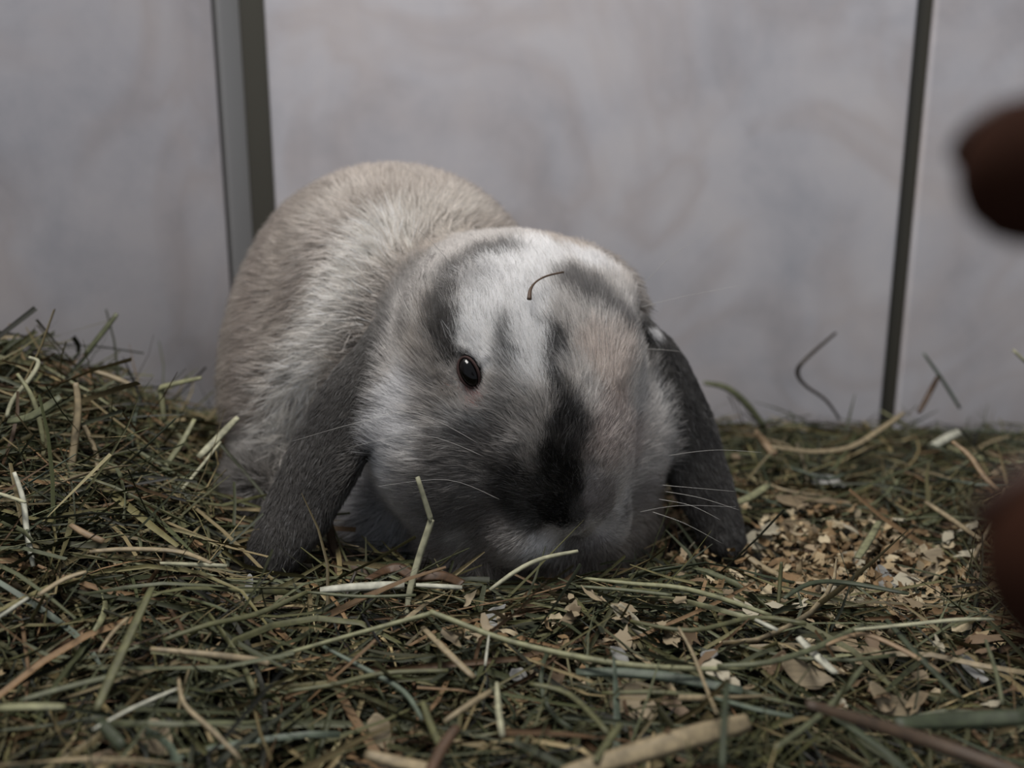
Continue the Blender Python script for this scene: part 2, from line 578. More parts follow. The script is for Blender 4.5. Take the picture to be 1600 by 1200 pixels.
def sphere(c, r, n=16):
    vs_, fs = [], []
    for i in range(n + 1):
        th = math.pi * i / n
        for j in range(2 * n):
            ph = math.pi * j / n
            vs_.append((c[0] + r * math.sin(th) * math.cos(ph), c[1] + r * math.sin(th) * math.sin(ph), c[2] + r * math.cos(th)))
    for i in range(n):
        for j in range(2 * n):
            a = i * 2 * n + j; b = i * 2 * n + (j + 1) % (2 * n)
            fs.append((a, a + 2 * n, b + 2 * n, b))
    return vs_, fs


def tube(pts, radii, k=6, flat=1.0, normal=(0, 0, 1), cap=True, twist=0.0):
    pts = [np.array(p, float) for p in pts]; V_, F_ = [], []
    n = len(pts); nm = np.array(normal, float)
    for i, p in enumerate(pts):
        t = pts[min(i + 1, n - 1)] - pts[max(i - 1, 0)]; t /= np.linalg.norm(t) + 1e-12
        s = np.cross(t, nm); s /= np.linalg.norm(s) + 1e-12; u = np.cross(s, t)
        tw = twist * i / max(1, n - 1)
        s, u = s * math.cos(tw) + u * math.sin(tw), u * math.cos(tw) - s * math.sin(tw)
        for j in range(k):
            a = 2 * math.pi * j / k
            V_.append(p + radii[i] * (s * math.cos(a) + u * math.sin(a) * flat))
    for i in range(n - 1):
        for j in range(k):
            a = i * k + j; b = i * k + (j + 1) % k
            F_.append((a, b, b + k, a + k))
    if cap:
        F_.append(tuple(range(k))[::-1]); F_.append(tuple((n - 1) * k + j for j in range(k)))
    return V_, F_


def spline(pts, m=5):
    P = [np.array(p, float) for p in pts]
    if len(P) < 3: return [P[0] * (1 - t) + P[-1] * t for t in np.linspace(0, 1, m)]
    out = []
    for i in range(len(P) - 1):
        p0 = P[max(i - 1, 0)]; p1 = P[i]; p2 = P[i + 1]; p3 = P[min(i + 2, len(P) - 1)]
        for t in np.arange(m) / m:
            out.append(.5 * ((2 * p1) + (p2 - p0) * t + (2 * p0 - 5 * p1 + 4 * p2 - p3) * t * t + (3 * p1 - p0 - 3 * p2 + p3) * t ** 3))
    out.append(P[-1]); return out


for c, R3 in EYES:
    v, f = sphere((0, 0, 0), 1, 16)
    v = (np.array(v) * np.array([.0045, .0060, .0071])) @ R3 + c - R3[1] * .0016 - RL
    e_ = mesh_obj('eye', v, f, eye_mat, rabbit)
    e_['label'] = 'glossy black eye'
    ring = []
    for j in range(25):
        a = 2 * math.pi * j / 24
        ring.append(c - RL + R3[1] * (.0026 - .0014 * math.sin(a) ** 2) + R3[0] * math.cos(a) * .0038 + R3[2] * math.sin(a) * .0064)
    v, f = tube(ring, [.0006] * 25, 6, 1, R3[1], cap=False)
    mesh_obj('eyelid', v, f, lid_mat, rabbit)['label'] = 'pinkish brown eyelid rim'

wh_mat = plain('whisker', (178, 175, 170), .4, .4)
whiskers = [  # start px, later px, Y steps
    [(1045, 712, .372), (1085, 706, .36), (1130, 703, .352), (1190, 707, .345)],
    [(1035, 758, .368), (1080, 762, .36), (1150, 768, .35)],
    [(1040, 768, .366), (1095, 778, .355), (1155, 797, .345)],
    [(1030, 780, .366), (1080, 790, .358), (1125, 812, .35)],
    [(1020, 800, .364), (1070, 818, .355), (1130, 850, .348)],
    [(1000, 800, .362), (1060, 790, .35), (1150, 792, .34)],
    [(760, 700, .362), (650, 645, .355), (560, 660, .35), (455, 690, .345)],
    [(760, 715, .360), (660, 680, .352), (540, 700, .345)],
    [(780, 780, .354), (700, 750, .345), (590, 760, .335)],
    [(712, 425, .395), (690, 395, .39), (660, 365, .385), (625, 345, .382)],
    [(705, 640, .380), (640, 585, .37), (600, 600, .36)],
    [(1000, 450, .415), (1050, 400, .41), (1120, 355, .40)],
    [(1002, 480, .415), (1060, 465, .41), (1160, 445, .40)],
    [(1002, 545, .412), (1030, 546, .41), (1072, 550, .40)],
    [(715, 570, .374), (738, 568, .370), (752, 572, .368)],
]
for wk in whiskers:
    P = spline([PY(*q) for q in wk], 5)
    v, f = tube([p - RL for p in P], [.00010 * (1 - .75 * i / (len(P) - 1)) for i in range(len(P))], 5)
    mesh_obj('whisker', v, f, wh_mat, rabbit)

# ------------------------------------------------------------------ walls
def panel_mat(name, a, b, c, scale):
    n = NT(name); tc = n.n('ShaderNodeTexCoord')
    n1 = n.n('ShaderNodeTexNoise', Scale=scale, Detail=5.0, Roughness=.65, Distortion=.2)
    n.l(tc.outputs['Object'], n1.inputs['Vector'])
    r = ramp(n, [(.28, a), (.48, b), (.70, c)]); n.l(n1.outputs['Fac'], r.inputs[0])
    n2 = n.n('ShaderNodeTexNoise', Scale=scale * .8, Detail=3.0, Distortion=1.2)
    mp = n.n('ShaderNodeMapping'); mp.inputs['Location'].default_value = (3, 5, 1); n.l(tc.outputs['Object'], mp.inputs[0]); n.l(mp.outputs[0], n2.inputs['Vector'])
    r2 = ramp(n, [(.36, (255, 255, 255)), (.50, (240, 234, 230)), (.60, (255, 255, 255))]); n.l(n2.outputs['Fac'], r2.inputs[0])
    m = n.n('ShaderNodeMix', data_type='RGBA', blend_type='MULTIPLY'); m.inputs[0].default_value = .7
    n.l(r.outputs[0], m.inputs[6]); n.l(r2.outputs[0], m.inputs[7]); n.l(m.outputs[2], n.p.inputs['Base Color'])
    n.p.inputs['Roughness'].default_value = .38; n.p.inputs['Specular IOR Level'].default_value = .35
    return n.m


pm = panel_mat('marbled_panel', (168, 168, 174), (186, 184, 188), (196, 192, 193), 9)
seam = plain('seam_metal', (68, 66, 58), .5, .4)
Z0, Z1 = -.05, .62
WY = .66


def boxv(x0, x1, y0, y1, z0, z1):
    return [(x0, y0, z0), (x1, y0, z0), (x1, y1, z0), (x0, y1, z0), (x0, y0, z1), (x1, y0, z1), (x1, y1, z1), (x0, y1, z1)], \
        [(0, 3, 2, 1), (4, 5, 6, 7), (0, 1, 5, 4), (1, 2, 6, 5), (2, 3, 7, 6), (3, 0, 4, 7)]


def bevel_box(name, x0, x1, y0, y1, z0, z1, mat, parent, r=.002):
    v, f = boxv(x0, x1, y0, y1, z0, z1)
    o = mesh_obj(name, v, f, mat, parent, smooth=False)
    m = o.modifiers.new('b', 'BEVEL'); m.width = r; m.segments = 2
    return o


def wx(px, Y=WY): return PY(px, 400, Y)[0]


cx = PY(396, 300, WY)[0]
wall = mesh_obj('wall_back', *boxv(cx - .05, .75, WY, WY + .012, Z0, Z1), seam, None, False)
tag(wall, 'grey marbled back wall of tall panels with dark seams', 'wall', kind='structure')
xs = [PY(432, 300, WY)[0], PY(1402, 300, WY)[0], PY(1428, 300, WY)[0]]
bevel_box('panel', xs[0], xs[1], WY - .007, WY, Z0, Z1, pm, wall)
bevel_box('panel', xs[2], .75, WY - .007, WY, Z0, Z1, pm, wall)
# left wall runs from the corner toward the camera
A1 = np.array([cx, WY]); B = PY(0, 400, .50)[:2]
d = B - A1; dn_ = np.array([-d[1], d[0]]) / np.linalg.norm(d); A = A1 - dn_ * .019; ang = math.atan2(d[1], d[0])
wl = mesh_obj('wall_left', *boxv(0, .62, 0, .012, Z0, Z1), seam, None, False)
wl.location = (A[0], A[1], 0); wl.rotation_euler = (0, 0, ang)
tag(wl, 'shaded grey marbled side wall left of the rabbit', 'wall', kind='structure')


def along(px):
    """distance along the left wall where a pixel column meets it"""
    r = ray(px, 300); M = np.array([[d[0] / np.linalg.norm(d), -r[0]], [d[1] / np.linalg.norm(d), -r[1]]])
    return np.linalg.solve(M, CAM[:2] - A1)[0]


def lw(a, b): return a, b
a1, a2, a3 = along(395), along(361), along(352)
a1 = max(a1, .001)
bevel_box('corner_strip', a1, a2, 0.012, 0.018, Z0, Z1, plain('corner_strip', (142, 142, 142), .4), wl, .0015)['label'] = 'narrow grey corner strip'
bevel_box('panel', a3, .62, 0.012, 0.019, Z0, Z1, pm, wl)
fl = mesh_obj('floor', *boxv(-.6, .75, -.05, WY, -.06, -.05), plain('floor', (70, 62, 50), .8), None, False)
tag(fl, 'dark pen floor under the bedding', 'floor', kind='structure')


# ------------------------------------------------------------------ bedding
def hgt(x, y):
    x = np.asarray(x, float); y = np.asarray(y, float)
    h = -.006 + 0 * x
    h = h + .080 * np.exp(-((x + .265) / .085) ** 2 - ((y - .46) / .12) ** 2)          # left mound
    h = h + .026 * np.exp(-((x + .17) / .07) ** 2 - ((y - .37) / .10) ** 2)
    h = h + .012 * np.exp(-((x - .02) / .25) ** 2 - ((y - .30) / .05) ** 2)            # front ridge
    h = h - .010 * np.exp(-((y - .64) / .09) ** 2) * (x > -.1)
    h = h - .012 * np.exp(-((x - .14) / .05) ** 2 - ((y - .42) / .06) ** 2)
    p = np.stack([x.ravel(), y.ravel(), 0 * x.ravel()], 1)
    return h + (.010 * vnoise(p, 18) + .006 * vnoise(p, 50)).reshape(x.shape)


gx, gy = np.meshgrid(np.linspace(-.42, .48, 150), np.linspace(.12, WY - .004, 100), indexing='ij')
gz = hgt(gx, gy) - .014 + .003 * rng.normal(size=gx.shape)
GV = np.stack([gx.ravel(), gy.ravel(), gz.ravel()], 1)
ii = np.arange(150 * 100).reshape(150, 100)
GQ = np.stack([ii[:-1, :-1], ii[1:, :-1], ii[1:, 1:], ii[:-1, 1:]], -1).reshape(-1, 4)
gc = GV[GQ].mean(1)[:, :2]; GQ = GQ[((gc - A1) @ dn_ * np.sign((np.array([0, .3]) - A1) @ dn_)) > .006]
nb = NT('bedding_base'); tcb = nb.n('ShaderNodeTexCoord'); nzb = nb.n('ShaderNodeTexNoise', Scale=180.0, Detail=6.0)
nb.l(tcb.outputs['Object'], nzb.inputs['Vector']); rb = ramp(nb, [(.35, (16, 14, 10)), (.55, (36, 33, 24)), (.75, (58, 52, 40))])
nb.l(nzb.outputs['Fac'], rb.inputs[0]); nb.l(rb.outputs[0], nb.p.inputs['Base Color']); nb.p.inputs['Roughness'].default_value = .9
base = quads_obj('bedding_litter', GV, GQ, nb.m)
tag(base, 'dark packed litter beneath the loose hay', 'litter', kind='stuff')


def ground(px, py, lift=0.0):
    d = ray(px, py); t = .2
    for _ in range(400):
        p = CAM + d * t
        if p[2] <= float(hgt(p[0], p[1])) + lift or p[1] > WY - .012: break
        t += .0012
    return CAM + d * t


PAL = np.array([lin(c) for c in [(72, 74, 50), (60, 66, 44), (46, 52, 36), (92, 90, 64), (104, 96, 72), (134, 124, 98), (112, 92, 70), (66, 72, 60), (84, 66, 48), (150, 146, 120), (38, 40, 30), (84, 90, 72)]])
PW = np.array([.16, .16, .13, .12, .11, .04, .07, .07, .06, .02, .06, .04]); PW /= PW.sum()


def shav_zone(x, y):
    return 1.1 * np.exp(-((x - .135) / .068) ** 2 - ((y - .40) / .08) ** 2) + .6 * np.exp(-((x - .02) / .035) ** 2 - ((y - .305) / .012) ** 2)


def strands(N, wmin, wmax, lmin, lmax, seed, thick, ztop=0.0, region=None):
    """returns centre polylines (N,K,3), widths, normals"""
    r = np.random.default_rng(seed)
    cx_, cy_ = [], []
    while len(cx_) < N:
        x = r.uniform(-.40, .46, N); y = .17 + (WY - .02 - .17) * r.random(N) ** .9
        vis = np.abs(x) < y * .60 + .05
        k = vis & (r.random(N) > .93 * np.clip(shav_zone(x, y), 0, 1))
        if region is not None: k &= region(x, y)
        cx_ += list(x[k]); cy_ += list(y[k])
    x = np.array(cx_[:N]); y = np.array(cy_[:N])
    K = 7
    L = np.exp(r.uniform(math.log(lmin), math.log(lmax), N))
    mound = np.exp(-((x + .25) / .11) ** 2 - ((y - .46) / .13) ** 2)
    th = vnoise(np.stack([x, y, 0 * x + seed], 1), 14) * 4.5 + np.where(r.random(N) < .7, r.normal(0, .45, N), r.uniform(0, math.pi, N))
    el = r.normal(0, .10, N) + np.where(r.random(N) < .10 + .25 * mound, r.uniform(-.1, .9, N), 0)
    curv = r.normal(0, 1, N) * .9; kink = np.where(r.random(N) < .25, r.normal(0, .8, N), 0); kpos = r.integers(1, K - 1, N)
    P = np.zeros((N, K, 3)); a = th.copy(); cur = np.zeros((N, 3)); pts = [cur.copy()]
    droop = r.normal(0, .35, N)
    for k in range(1, K):
        a = a + curv * (1 / (K - 1)) + np.where(kpos == k, kink, 0)
        e2 = el - droop * (k / (K - 1) - .5)
        cur = cur + np.stack([np.cos(a) * np.cos(e2), np.sin(a) * np.cos(e2), np.sin(e2)], 1) * (L / (K - 1))[:, None]
        pts.append(cur.copy())
    P = np.stack(pts, 1); P -= P.mean(1, keepdims=True)
    P[:, :, 0] += x[:, None]; P[:, :, 1] += y[:, None]
    off = ztop - thick * r.random(N) ** 1.3
    hc_ = hgt(x, y); hh = hgt(P[:, :, 0], P[:, :, 1])
    P[:, :, 2] += (hc_ + off)[:, None] * .5 + (hh + off[:, None]) * .5
    W = np.exp(r.uniform(math.log(wmin), math.log(wmax), N))
    # inside the room and outside the rabbit
    ok = (P[:, :, 1].max(1) < WY - .010) & (P[:, :, 2].min(1) > -.045) & (P[:, :, 1].min(1) > .15)
    nl = np.array([-d[1], d[0]]) / np.linalg.norm(d)     # left wall normal
    side = (P[:, :, 0] - A[0]) * nl[0] + (P[:, :, 1] - A[1]) * nl[1]
    s0 = (0 - A[0]) * nl[0] + (.3 - A[1]) * nl[1]
    ok &= (side * np.sign(s0)).min(1) > .022
    idx = np.where(ok)[0]
    sd = np.minimum(sd_rabbit(P[idx, ::2].reshape(-1, 3)).reshape(len(idx), -1).min(1), sd_rabbit(P[idx, 1::2].reshape(-1, 3)).reshape(len(idx), -1).min(1))
    idx = idx[sd > .0045]
    return P[idx], W[idx], r


def ribbon_mesh(P, W, r, colors):
    N, K, _ = P.shape
    T = np.gradient(P, axis=1); T /= np.linalg.norm(T, axis=2, keepdims=True) + 1e-9
    up = r.normal(0, .55, (N, 1, 3)) + np.array([0, -.25, 1.0])
    S = np.cross(T, up); S /= np.linalg.norm(S, axis=2, keepdims=True) + 1e-9
    U = np.cross(S, T)
    tw = (r.normal(0, .9, N)[:, None] * np.linspace(-1, 1, K)[None])[:, :, None]
    S2 = S * np.cos(tw) + U * np.sin(tw); U2 = U * np.cos(tw) - S * np.sin(tw)
    prof = np.array([.55, .9, 1, 1, .95, .7, .25]); prof = np.where((r.random(N) < .5)[:, None], prof, np.array([1, 1, 1, 1, 1, .95, .9]))
    hw = (W[:, None] * .5 * prof)[:, :, None]
    fold = (r.uniform(.1, .8, N)[:, None, None])
    VV = np.stack([P - S2 * hw, P - U2 * hw * fold, P + S2 * hw], 2)          # N,K,3,3
    VV = VV.reshape(-1, 3)
    b = (np.arange(N)[:, None, None] * K + np.arange(K - 1)[None, :, None]) * 3
    j = np.arange(2)[None, None, :]
    q = np.stack([b + j, b + j + 1, b + j + 4, b + j + 3], -1).reshape(-1, 4)
    C = np.repeat(colors, K * 3, axis=0)
    return VV, q, C


def pick(r, N):
    c = PAL[r.choice(len(PAL), N, p=PW)] * np.array([.76, .71, .60]) * np.exp(r.normal(0, .25, N))[:, None]
    return np.clip(c, .01, .7)


hay_mat = mat_attr('hay', .6, .25, 900, .35)
Ps, r1 = None, None
VVs, QQs, CCs = [], [], []; off = 0
for N, a, b, l0, l1, sd_, th_ in ((7500, .0004, .0010, .03, .10, 1, .018), (8000, .0008, .0018, .04, .13, 2, .018), (3200, .0014, .0030, .04, .13, 3, .016)):
    P, W, r1 = strands(N, a, b, l0, l1, sd_, th_)
    v, q, c = ribbon_mesh(P, W, r1, pick(r1, len(P)))
    VVs.append(v); QQs.append(q + off); CCs.append(c); off += len(v)
hay = quads_obj('hay', np.concatenate(VVs), np.concatenate(QQs), hay_mat, None, np.concatenate(CCs))
tag(hay, 'loose green and tan hay covering the pen floor', 'hay', kind='stuff')

# fine wood shavings: one mass
def shaving(r, L, Wd, curl):
    nx, ny = 5, 3
    v = []
    for i in range(nx):
        t = i / (nx - 1) - .5
        for j in range(ny):
            s = j / (ny - 1) - .5
            wob = 1 + r.normal(0, .26)
            x = t * L * wob; y = s * Wd * (1 - .7 * abs(t) ** 1.5 * 2) * wob
            z = curl * L * (t * t * 2) + r.normal(0, .02) * Wd + curl * Wd * s * s
            v.append((x, y, z))
    f = [(i * ny + j, (i + 1) * ny + j, (i + 1) * ny + j + 1, i * ny + j + 1) for i in range(nx - 1) for j in range(ny - 1)]
    return np.array(v), np.array(f)


def rot3(r, flat=.5):
    a, b, c = r.uniform(0, 6.28), r.normal(0, flat), r.normal(0, flat)
    ca, sa, cb, sb, cc, sc_ = math.cos(a), math.sin(a), math.cos(b), math.sin(b), math.cos(c), math.sin(c)
    return np.array([[ca, -sa, 0], [sa, ca, 0], [0, 0, 1]]) @ np.array([[cb, 0, sb], [0, 1, 0], [-sb, 0, cb]]) @ np.array([[1, 0, 0], [0, cc, -sc_], [0, sc_, cc]])


shav_mat = mat_attr('shavings', .75, .2, 500, .25)
SP = [lin(c) for c in [(140, 126, 106), (124, 108, 88), (162, 152, 136), (112, 92, 72), (136, 124, 110), (106, 88, 68)]]
r2 = np.random.default_rng(21)
sv, sf, scl, off = [], [], [], 0
n_ = 0
while n_ < 4200:
    x = r2.uniform(-.30, .40); y = r2.uniform(.18, WY - .03)
    if r2.random() > float(shav_zone(x, y)) + .10: continue
    p = np.array([x, y, float(hgt(x, y)) - .008 + .011 * min(1, float(shav_zone(x, y))) + r2.uniform(-.004, .004)])
    n_ += 1
    if sd_rabbit(p[None])[0] < .010 or p[0] < -.26 and p[1] > .4: continue
    v, f = shaving(r2, r2.uniform(.002, .008), r2.uniform(.0015, .005), r2.uniform(-.5, .7))
    v = v @ rot3(r2).T + p
    sv.append(v); sf.append(f + off); off += len(v); scl.append(np.tile(SP[r2.integers(len(SP))] * np.array([1, .96, .80]) * math.exp(r2.normal(0, .15)), (len(v), 1)))
sh = quads_obj('wood_shavings', np.concatenate(sv), np.concatenate(sf), shav_mat, None, np.concatenate(scl))
tag(sh, 'crumbs of pale wood shaving mixed into the hay', 'shavings', kind='stuff')


def thick_obj(name, v, f, mat, loc, t=.0003):
    o = mesh_obj(name, v, f, mat); o.location = loc
    m = o.modifiers.new('s', 'SOLIDIFY'); m.thickness = t
    return o


shav_mats = [NT('x').m for _ in range(0)]
for i, c in enumerate([(140, 126, 100), (122, 106, 80), (164, 156, 134), (104, 84, 60), (146, 145, 140)]):
    n = NT('shaving_%d' % i); tcn = n.n('ShaderNodeTexCoord'); nz = n.n('ShaderNodeTexNoise', Scale=600.0, Detail=3.0)
    mp = n.n('ShaderNodeMapping'); mp.inputs['Scale'].default_value = (.12, 1, 1)
    n.l(tcn.outputs['Object'], mp.inputs[0]); n.l(mp.outputs[0], nz.inputs['Vector'])
    r = ramp(n, [(.3, tuple(int(k * .78) for k in c)), (.7, c)]); n.l(nz.outputs['Fac'], r.inputs[0]); n.l(r.outputs[0], n.p.inputs['Base Color'])
    n.p.inputs['Roughness'].default_value = .7; shav_mats.append(n.m)

# flakes you can single out: (px, py, length px, width px, angle, material, label)
FL = [
    (985, 975, 62, 26, -50, 2, 'pale curved wood flake in the bare patch in front of the mouth'),
    (890, 968, 40, 20, 55, 1, 'tan wood flake standing left of the pale curved flake in the bare patch'),
    (770, 970, 42, 22, 60, 4, 'small grey wood flake at the left end of the bare patch'),
    (968, 1028, 34, 20, -40, 4, 'whitish oval flake just above the long bent straw'),
    (985, 1100, 78, 46, -30, 0, 'largest broad tan wood flake below the long bent straw'),
    (872, 1065, 36, 20, 80, 3, 'small reddish-brown pointed flake standing under the long bent straw'),
    (810, 1058, 30, 22, -20, 4, 'whitish flake under the middle of the long bent straw'),
    (1250, 1055, 88, 34, -28, 0, 'thick tan strip-like wood flake at the foot of the white split straw'),
    (1210, 1045, 52, 30, 40, 3, 'brownish rounded flake left of the thick strip-like flake'),
    (1385, 912, 46, 30, -50, 4, 'bright white flake in a dark hollow right of the rabbit'),
    (1330, 880, 60, 28, -10, 2, 'cream flake above the dark hollow right of the rabbit'),
    (1450, 880, 48, 34, 20, 0, 'tan flake right of the dark hollow'),
    (1330, 940, 40, 14, -8, 2, 'flat white sliver below the dark hollow'),
    (1270, 790, 90, 30, 0, 1, 'long orange-tan shaving lying beyond the right ear tip'),
    (1190, 840, 50, 34, 30, 2, 'cream shaving next to the right ear tip'),
    (1285, 755, 46, 26, -20, 4, 'pale blurred shaving among green hay beyond the right ear'),
    (387, 927, 42, 15, 86, 4, 'white upright scrap of shaving near the left ear tip'),
    (1110, 1027, 24, 16, 10, 4, 'small white chip at the right end of the long bent straw'),
    (250, 1160, 60, 34, -35, 0, 'pale flake near the bottom left corner'),
    (600, 1150, 48, 36, -45, 0, 'pale ragged flake in the bottom hay left of centre'),
    (168, 1195, 40, 26, 0, 3, 'tan brown chip at the very bottom edge on the left'),
    (1520, 1050, 60, 24, -60, 4, 'lilac grey strip near the lower fingertip'),
    (1400, 1120, 100, 44, -45, 0, 'large blurred pinkish flake near the bottom right corner'),
]
for px, py, L, Wd, an, mi, lab in FL:
    p = ground(px, py, -.001); k = np.linalg.norm(p - CAM) / F
    v, f = shaving(r2, L * k, Wd * k, .22)
    a = math.radians(an)
    # tilt the flake to face up and towards the viewer a little
    c, s = math.cos(a), math.sin(a)
    right = np.array([1, 0, 0]); tl = math.radians(48); upv = np.array([0, math.cos(tl), math.sin(tl)]); nv = np.cross(right, upv)
    v = v @ np.array([right * c + upv * s, -right * s + upv * c, nv])
    o = thick_obj('wood_flake', v, f, shav_mats[mi], p + np.array([0, 0, .001]), .0004)
    o.modifiers.new('sub', 'SUBSURF').levels = 1
    tag(o, lab, 'wood shaving')
# alike flakes
protos = []
for i in range(8):
    v, f = shaving(r2, 1.0, .55, r2.uniform(-.2, .5)); me_ = bpy.data.meshes.new('wood_flake')
    me_.from_pydata([tuple(q) for q in v], [], [tuple(int(k) for k in q) for q in f]); me_.materials.append(shav_mats[i % 4])
    me_.polygons.foreach_set('use_smooth', [True] * len(me_.polygons)); protos.append(me_)
cnt = 0
while cnt < 90:
    px, py = r2.uniform(1050, 1560), r2.uniform(720, 1120)
    if cnt % 4 == 0: px, py = r2.uniform(700, 1080), r2.uniform(940, 1010)
    p = ground(px, py, .001)
    if sd_rabbit(p[None])[0] < .012: cnt += 0; continue
    o = link(bpy.data.objects.new('wood_flake', protos[cnt % 8])); L = r2.uniform(.005, .011)
    o.location = p + np.array([0, 0, r2.uniform(0, .003)]); o.scale = (L, L, L)
    o.rotation_euler = (r2.normal(.25, .4), r2.normal(0, .4), r2.uniform(0, 6.28))
    tag(o, 'small tan wood shaving flake half buried among the hay', 'wood shaving', 'wood flakes among the hay')
    cnt += 1


# ------------------------------------------------------------------ single straws
def straw_mat(i, c):
    n = NT('straw_%d' % i); tcn = n.n('ShaderNodeTexCoord'); nz = n.n('ShaderNodeTexNoise', Scale=300.0, Detail=4.0)
    n.l(tcn.outputs['Object'], nz.inputs['Vector'])
    r = ramp(n, [(.3, tuple(int(k * .72) for k in c)), (.7, c)]); n.l(nz.outputs['Fac'], r.inputs[0]); n.l(r.outputs[0], n.p.inputs['Base Color'])
    n.p.inputs['Roughness'].default_value = .55; n.p.inputs['Specular IOR Level'].default_value = .3
    return n.m


SM = {k: straw_mat(i, tuple(int(q * .84) for q in c)) for i, (k, c) in enumerate({
    'pale': (192, 190, 158), 'white': (214, 212, 192), 'tan': (168, 152, 118), 'green': (104, 108, 78), 'lime': (150, 150, 112), 'dark': (66, 74, 52),
    'brown': (84, 66, 48), 'rust': (92, 68, 48), 'teal': (104, 116, 98), 'olive': (104, 104, 68), 'orange': (164, 138, 104), 'blackish': (58, 48, 38)}.items())}

